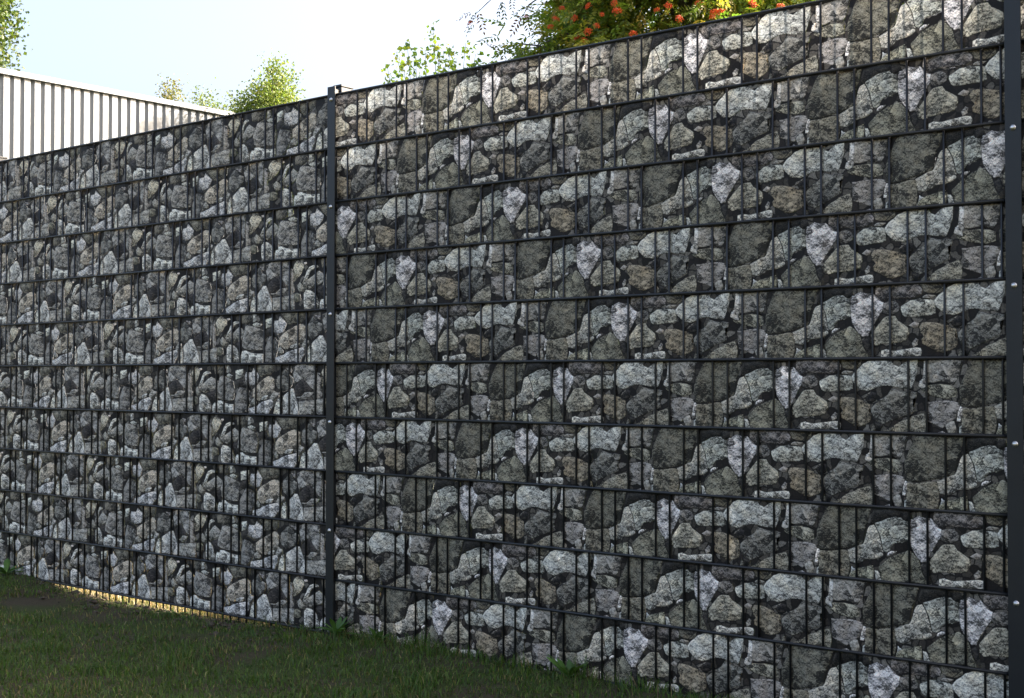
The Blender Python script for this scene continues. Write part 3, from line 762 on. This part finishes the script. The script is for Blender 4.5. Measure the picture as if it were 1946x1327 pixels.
# ------------------------------------------------------------------ rowan tree with berries
def build_rowan():
    rng = np.random.default_rng(41); C = np.array([1.50, 9.6, 3.65]); R = np.array([1.36, 1.25, 1.45])
    b = Vector((1.55, 9.7, 0)); root = empty('rowan_tree', b); tag(root, 'rowan tree hung with orange-red berry clusters rising above the fence', 'tree')
    cc = np.concatenate([crown_points(C, R, 330, rng, 2.6, .2), crown_points(C + np.array([-.98, -.35, -.62]), (.46, .5, .55), 46, rng), crown_points(C + np.array([-.75, -.35, .35]), (.5, .5, .6), 40, rng)])
    tp = [b, b + Vector((-.03, 0, 1.0)), b + Vector((-.10, -.1, 2.0)), b + Vector((-.22, -.3, 3.0)), b + Vector((-.42, -.4, 3.9)), b + Vector((-.35, -.3, 5.0))]
    mb = MB(); branch_tubes(mb, [p - b for p in tp], [.075, .065, .055, .042, .028, .008], [Vector(c) - b for c in cc[:70]], rng, .016)
    mb.tube([Vector((-.12, -.1, 2.0)), Vector((.05, -.45, 2.9)), Vector((.1, -.6, 3.8))], [.04, .028, .012], 6)
    # outlying twigs
    tw = [[(985, -60), (950, -20), (925, 2), (905, 22)], [(1010, -70), (975, -30), (955, -5)], [(1060, 95), (1025, 84), (985, 80), (955, 92), (937, 112)], [(1080, 60), (1030, 80), (1000, 104)], [(1040, -20), (1005, 5), (992, 28)]]
    lp, ld = [], []
    for line in tw:
        pts = [px_point(x, y, 9.2) - b for x, y in line]
        mb.tube(pts, [.008 * (1 - .8 * i / (len(pts) - 1)) for i in range(len(pts))], 5)
    def at(px, py): return np.array(px_point(px, py, 9.2 + rng.normal(0, .05)) - b)
    for (x, y, dx, dz) in [(905, 22, -.6, -.6), (903, 24, -.2, -1), (897, 20, -1, -.3), (915, 12, -.9, -.5), (908, 18, .3, -1), (955, -5, -.5, -1), (952, -4, .3, -.9), (972, -14, 0, -1), (937, 112, -.4, -.5), (955, 92, .2, -1),
                           (985, 82, .1, -1), (1000, 100, -.5, -.7), (995, 104, .4, -.5), (1012, 92, -.2, -1), (950, 98, -.5, .6), (992, 24, -.6, -.8), (996, 18, .2, -1), (1002, 8, -1, -.3), (1018, 86, .5, -.8), (1030, 84, 0, -1)]:
        lp.append(at(x, y)); ld.append((dx, rng.normal(0, .3), dz))
    link('trunk', mb.mesh('trunk', M_BARK, True), root)
    per = 38; n = len(cc) * per
    pos = np.repeat(cc, per, 0) - np.array(b) + rng.normal(0, 1, (n, 3)) * np.array([.12, .12, .11])
    out = unit(pos + np.array(b) - C); d = out * .8 + rng.normal(0, .7, (n, 3)) + np.array([0, 0, -.35])
    cols = [(.14, .20, .036), (.18, .24, .042), (.24, .29, .055), (.10, .145, .03), (.36, .34, .06), (.36, .29, .06)]
    g = [pinnate(pos, d, np.array([0, 0, 1.0]) + rng.normal(0, .45, (n, 3)), rng, cols)]
    lp, ld = np.array(lp), np.array(ld)
    g.append(pinnate(lp, ld, np.array([0, -.6, .8]) + rng.normal(0, .3, (len(lp), 3)), rng, [(.07, .10, .02), (.16, .14, .03), (.17, .08, .03)], .13, 5, .04, .014))
    v, t, col = merge(g)
    link('crown', np_mesh('crown', v, t, leaf_mat('rowan leaf', .5), col), root)
    # berries: one dome-shaped bunch mesh, three variants
    M_BERRY, nt, bs = new_mat('rowan berry'); oi = N(nt, 'ShaderNodeTexCoord'); nz = N(nt, 'ShaderNodeTexNoise', Scale=60.0); nt.links.new(oi.outputs['Object'], nz.inputs['Vector'])
    nt.links.new(mix_col(nt, nz.outputs['Fac'], (.62, .055, .006), (.80, .13, .010)), bs.inputs['Base Color']); bs.inputs['Roughness'].default_value = .35
    variants = []
    for q in range(3):
        bm = bmesh.new()
        for k in range(70):
            a = rng.uniform(0, 6.28); r = .046 * math.sqrt(rng.uniform(0, 1)); z = .020 * (1 - (r / .046) ** 2) + rng.normal(0, .009)
            bmesh.ops.create_icosphere(bm, subdivisions=1, radius=rng.uniform(.0050, .0068), matrix=Matrix.Translation((r * math.cos(a), r * math.sin(a), z)))
        me = bpy.data.meshes.new('berry_cluster'); bm.to_mesh(me); bm.free(); me.materials.append(M_BERRY)
        for p in me.polygons: p.use_smooth = True
        variants.append(me)
    spots = [(1000, 29), (1046, 48), (1056, 33), (1092, 31), (1098, 68), (1110, 74), (1118, 57), (1118, 8), (1173, 18), (1168, 2), (1204, 62), (1249, 16), (1292, 32), (1359, 20), (1355, 29), (1372, 18), (1485, 9), (1134, 46), (1068, 12), (1330, 5), (1432, 4), (893, 40), (1144, 24), (1270, 8), (1408, 34)]
    pts = []
    for i, (px, py) in enumerate(spots):
        o = Vector((0, 0, CAM_Z)); ray = (px_point(px, py, 1.0) - o)
        # front of the crown ellipsoid along that sight line, pulled slightly outwards
        k = np.array(ray) / R; m = (np.array(o) - C) / R; A, B, Cc = k @ k, 2 * k @ m, m @ m - 1
        disc = B * B - 4 * A * Cc
        s = (-B - math.sqrt(disc)) / (2 * A) - .16 if disc > 0 else 9.2
        pts.append(o + ray * s)
    for k in range(26):                                        # and round the rest of the crown
        q = rand_dirs(1, rng)[0]; q[1] = abs(q[1]); pts.append(Vector(C + q * R * 1.0))
    for i, p in enumerate(pts):
        o = link('berry_cluster', variants[i % 3], root, p - b)
        o.rotation_euler = (rng.uniform(.5, 1.2), rng.normal(0, .4), rng.uniform(-.6, .6)); s = rng.uniform(.45, .70) * (.7 if i in (21, 17, 22) else 1); o.scale = (s, s, s)
build_rowan()

# ------------------------------------------------------------------ unseen hedge added behind the block panel to shade its lower strips
def build_shade_hedge():
    rng = np.random.default_rng(51); a = A_BLOCK; root = empty('shade_hedge', (P_MID[0], P_MID[1], 0), -a)
    tag(root, 'unseen dense green hedge added close behind the block-stone panel to shade its strips', 'hedge')
    n = 34000; x = rng.uniform(-.45, RUN + 2.4, n); y = rng.uniform(.21, .62, n)
    top = np.array([2.055 + .05 * mnoise.noise(Vector((q * 3.1, 0, 0))) + .03 * mnoise.noise(Vector((q * 11, 5, 0))) for q in x]) + .22 * (y - .21)
    z = .1 + (top - .1) * rng.uniform(0, 1, n) ** .75
    L = rng.uniform(.05, .085, n)
    v, t = leaf_geo(np.stack([x, y, z - L * .8], 1), rng.normal(0, 1, (n, 3)), rng.normal(0, .7, (n, 3)) + np.array([0, 0, .5]), L, L * .65)
    link('foliage', np_mesh('foliage', v, t, M_LEAF, np.repeat(leaf_colors(n, [(.03, .05, .014), (.045, .07, .018), (.06, .08, .02)], rng), 2, 0)), root)
    mb = MB()
    for k in range(17):
        x0 = .2 + k * .28; h = Vector((x0 + rng.normal(0, .05), .4, 0))
        for q in range(4): mb.tube([h - Vector((0, 0, .05)), h + Vector((rng.normal(0, .08), rng.normal(0, .05), .8)), h + Vector((rng.normal(0, .14), rng.normal(0, .07), 1.75))], [.012, .009, .003], 5)
    link('stems', mb.mesh('stems', M_BARK, True), root)
build_shade_hedge()

# ------------------------------------------------------------------ lawn
def fence_side(x, y): return fence_uw(x, y)[1]

def blades(name, pts, heights, widths, cols, rng, lean=.55, label=None, category='grass'):
    n = len(pts); az = rng.uniform(0, 2 * math.pi, n); ln = np.abs(rng.normal(.25, lean * .55, n))
    d = np.stack([np.cos(az), np.sin(az), np.zeros(n)], 1); s = np.stack([-np.sin(az), np.cos(az), np.zeros(n)], 1)
    ta = rng.uniform(0, 2 * math.pi, n); s = np.stack([np.cos(ta), np.sin(ta), np.zeros(n)], 1)
    z = np.array([0, 0, 1.0]); H = heights[:, None]; W = widths[:, None]
    m = pts + d * (ln * heights * .35)[:, None] + z * H * .58; tip = pts + d * (ln * heights * 1.25)[:, None] + z * H * np.maximum(.25, 1 - .35 * ln)[:, None]
    v = np.stack([pts - s * W * .5, pts + s * W * .5, m + s * W * .36, m - s * W * .36, tip], 1).reshape(-1, 3)
    i = np.arange(n)[:, None] * 5
    t = np.stack([np.concatenate([i, i + 1, i + 2], 1), np.concatenate([i, i + 2, i + 3], 1), np.concatenate([i + 3, i + 2, i + 4], 1)], 1).reshape(-1, 3)
    o = link(name, np_mesh(name, v, t, M_BLADE, np.repeat(cols, 3, 0)))
    return tag(o, label, category, kind='stuff')

M_BLADE = leaf_mat('grass blade', .25, .55)
def build_lawn():
    rng = np.random.default_rng(61); N0 = 460000
    x = rng.uniform(-4.2, 3.2, N0); y = rng.uniform(2.6, 7.6, N0)
    keep, H, W, Cl = [], [], [], []
    P = []
    for xi, yi in zip(x, y):
        fd = fence_side(xi, yi)
        if fd > -.006 or fd < -2.3: continue
        left = 1 / (1 + math.exp((xi + 1.0) * 4))
        big = mnoise.noise(Vector((xi * 1.4, yi * 1.9, 1.0))); sm = mnoise.noise(Vector((xi * 5, yi * 6.5, 4.0)))
        dens = .86 + .30 * big + .36 * sm
        bare = left * math.exp(-((fd + .30) / .22) ** 2) * (.62 + .5 * mnoise.noise(Vector((xi * 3.2, yi * 3.2, 9)))) * 1.25     # worn soil along the rubble panel
        dens -= bare
        if fd > -.05 and left > .4: dens -= .55
        if rng.uniform() > dens: continue
        dry = mnoise.noise(Vector((xi * 2.3, yi * 2.8, 20))) + .6 * mnoise.noise(Vector((xi * 8, yi * 9, 30)))
        tall = max(0, 1 - abs(fd + .02) / .07) * (1 - left)
        h = rng.uniform(.011, .034) * (1 + .45 * sm) + .032 * tall * rng.uniform(.2, 1.3)
        if sm > .28 and big > -.1: h *= 1.35
        r = rng.uniform()
        if r < .12 + .34 * max(0, dry + .05) + .3 * max(0, bare): c = np.array([(.25, .18, .10), (.18, .125, .07), (.31, .25, .15), (.12, .085, .05)][rng.integers(0, 4)]); h *= .8
        else: c = np.array([(.060, .115, .022), (.085, .145, .028), (.045, .088, .020), (.115, .165, .038), (.075, .11, .03)][rng.integers(0, 5)])
        P.append((xi, yi, ground_z(xi, yi) - .003)); H.append(h); W.append(rng.uniform(.0018, .0042)); Cl.append(c * rng.uniform(.75, 1.25))
    blades('lawn_grass', np.array(P), np.array(H), np.array(W), np.array(Cl) * np.array([.86, .94, .62]), rng, 1.25, 'short mown lawn grass with straw-coloured patches in front of the fence')
    # long stray stalks
    n = 420; P = []
    while len(P) < n:
        xi, yi = rng.uniform(-3.5, 2.4), rng.uniform(3.0, 7.0); fd = fence_side(xi, yi)
        if -1.9 < fd < -.01: P.append((xi, yi, ground_z(xi, yi) - .003))
    blades('lawn_stalks', np.array(P), rng.uniform(.035, .075, n), rng.uniform(.0012, .002, n), np.array([(.21, .17, .10), (.15, .13, .06), (.08, .10, .03)])[rng.integers(0, 3, n)] * rng.uniform(.8, 1.2, (n, 1)), rng, 1.1, 'stray pale stalks sticking out of the mown lawn')
    # dry sunlit grass behind the rubble panel
    P = []
    n = 16000
    while len(P) < n:
        u = rng.uniform(-RUN - .3, .05); w = rng.uniform(.012, 1.0) ** 1.3
        bx, by = along(P_MID, A_RUBBLE, u); xi, yi = bx + w * math.sin(A_RUBBLE), by + w * math.cos(A_RUBBLE)
        P.append((xi, yi, ground_z(xi, yi) - .003))
    blades('dry_grass', np.array(P), rng.uniform(.015, .06, n), rng.uniform(.002, .0045, n), np.array([(.42, .33, .20), (.30, .20, .10), (.50, .43, .30), (.14, .17, .05)])[rng.integers(0, 4, n)] * rng.uniform(.8, 1.15, (n, 1)), rng, 1.3, 'dry straw-coloured sunlit grass on the far side of the rubble panel')
build_lawn()

# ------------------------------------------------------------------ weeds at the foot of the fence
def build_weed(px, depth_in_front, panel_t, panel, n_leaf, size, label, seed, upright):
    rng = np.random.default_rng(seed)
    bx, by = along(P_MID, A_BLOCK if panel == 'b' else A_RUBBLE, panel_t); a = A_BLOCK if panel == 'b' else A_RUBBLE
    x, y = bx - depth_in_front * math.sin(a), by - depth_in_front * math.cos(a)
    root = empty('broadleaf_weed', (x, y, ground_z(x, y))); tag(root, label, 'weed', 'broadleaf weeds in the lawn')
    col = np.array([(.075, .15, .028), (.095, .18, .034), (.06, .125, .025)])
    mb_v, mb_t, mb_c, o = [], [], [], 0
    for k in range(n_leaf):
        az = 2.4 * k + rng.normal(0, .3); L = size * rng.uniform(.6, 1.1); el = rng.uniform(*upright); w = L * rng.uniform(.16, .24)
        d = np.array([math.cos(az) * math.cos(el), math.sin(az) * math.cos(el), math.sin(el)]); s = np.array([-math.sin(az), math.cos(az), 0]); up = np.cross(d, s) * -1
        vs = []
        for f, ww in ((0, .15), (.25, .7), (.5, 1.0), (.75, .85), (1, .05)):
            p = d * L * f + np.array([0, 0, -1]) * L * .28 * f * f + np.array([0, 0, .004])
            vs += [p - s * w * ww * .5 + up * w * .08, p, p + s * w * ww * .5 + up * w * .08]
        ts = []
        for i in range(4):
            q = 3 * i; ts += [(q, q + 1, q + 4), (q, q + 4, q + 3), (q + 1, q + 2, q + 5), (q + 1, q + 5, q + 4)]
        me = np_mesh('leaf', np.array(vs), np.array(ts), M_BLADE, np.tile(col[k % 3] * rng.uniform(.85, 1.2), (16, 1)))
        link('leaf', me, root)
build_weed(0, .05, .075, 'b', 15, .115, 'leafy green weed right at the foot of the middle post', 71, (.3, 1.2))
build_weed(0, .03, .27, 'b', 10, .09, 'small leafy weed at the foot of the block-stone panel', 72, (.4, 1.2))
build_weed(0, .04, 1.12, 'b', 13, .12, 'tall green weed leaning against the block-stone panel', 73, (.7, 1.35))
build_weed(0, .06, -2.22, 'r', 14, .14, 'dark leafy weed at the foot of the far end of the rubble panel', 74, (.1, .8))
build_weed(0, .50, -1.86, 'r', 15, .15, 'bright green dandelion-like rosette in the bare soil by the rubble panel', 75, (.1, .6))
build_weed(0, .60, -1.62, 'r', 11, .11, 'smaller leafy rosette on the worn soil by the rubble panel', 76, (.1, .6))
build_weed(0, .04, -.92, 'r', 11, .075, 'small light-green weed in the sunlit gap under the rubble panel', 77, (.2, .9))

# crumbly soil along the scoured edge under the rubble panel
def build_clods():
    rng = np.random.default_rng(81); bm = bmesh.new()
    for k in range(520):
        u = rng.uniform(-2.0, -.1); w = -abs(rng.normal(0, .10)) + .01; r = rng.uniform(.003, .010) * (1.6 if rng.uniform() < .12 else 1)
        bx, by = along(P_MID, A_RUBBLE, u); x, y = bx + w * math.sin(A_RUBBLE), by + w * math.cos(A_RUBBLE)
        mt = Matrix.Translation((x, y, ground_z(x, y) + r * .25)) @ Matrix.Rotation(rng.uniform(0, 6), 4, 'Z') @ Matrix.Diagonal((rng.uniform(.8, 1.8), rng.uniform(.7, 1.3), rng.uniform(.5, .9), 1))
        g = bmesh.ops.create_icosphere(bm, subdivisions=1, radius=r, matrix=mt)
        for v in g['verts']: v.co += Vector(rng.normal(0, r * .16, 3))
    me = bpy.data.meshes.new('soil_clods'); bm.to_mesh(me); bm.free()
    m, nt, b = new_mat('dark crumbly soil'); tc = N(nt, 'ShaderNodeTexCoord'); n = N(nt, 'ShaderNodeTexNoise', Scale=90.0, Detail=4.0); nt.links.new(tc.outputs['Object'], n.inputs['Vector'])
    nt.links.new(mix_col(nt, n.outputs['Fac'], (.022, .016, .010), (.095, .070, .045)), b.inputs['Base Color']); b.inputs['Roughness'].default_value = .95
    me.materials.append(m)
    tag(link('soil_clods', me), 'dark soil crumbs along the foot of the rubble panel', 'soil', kind='stuff')
build_clods()
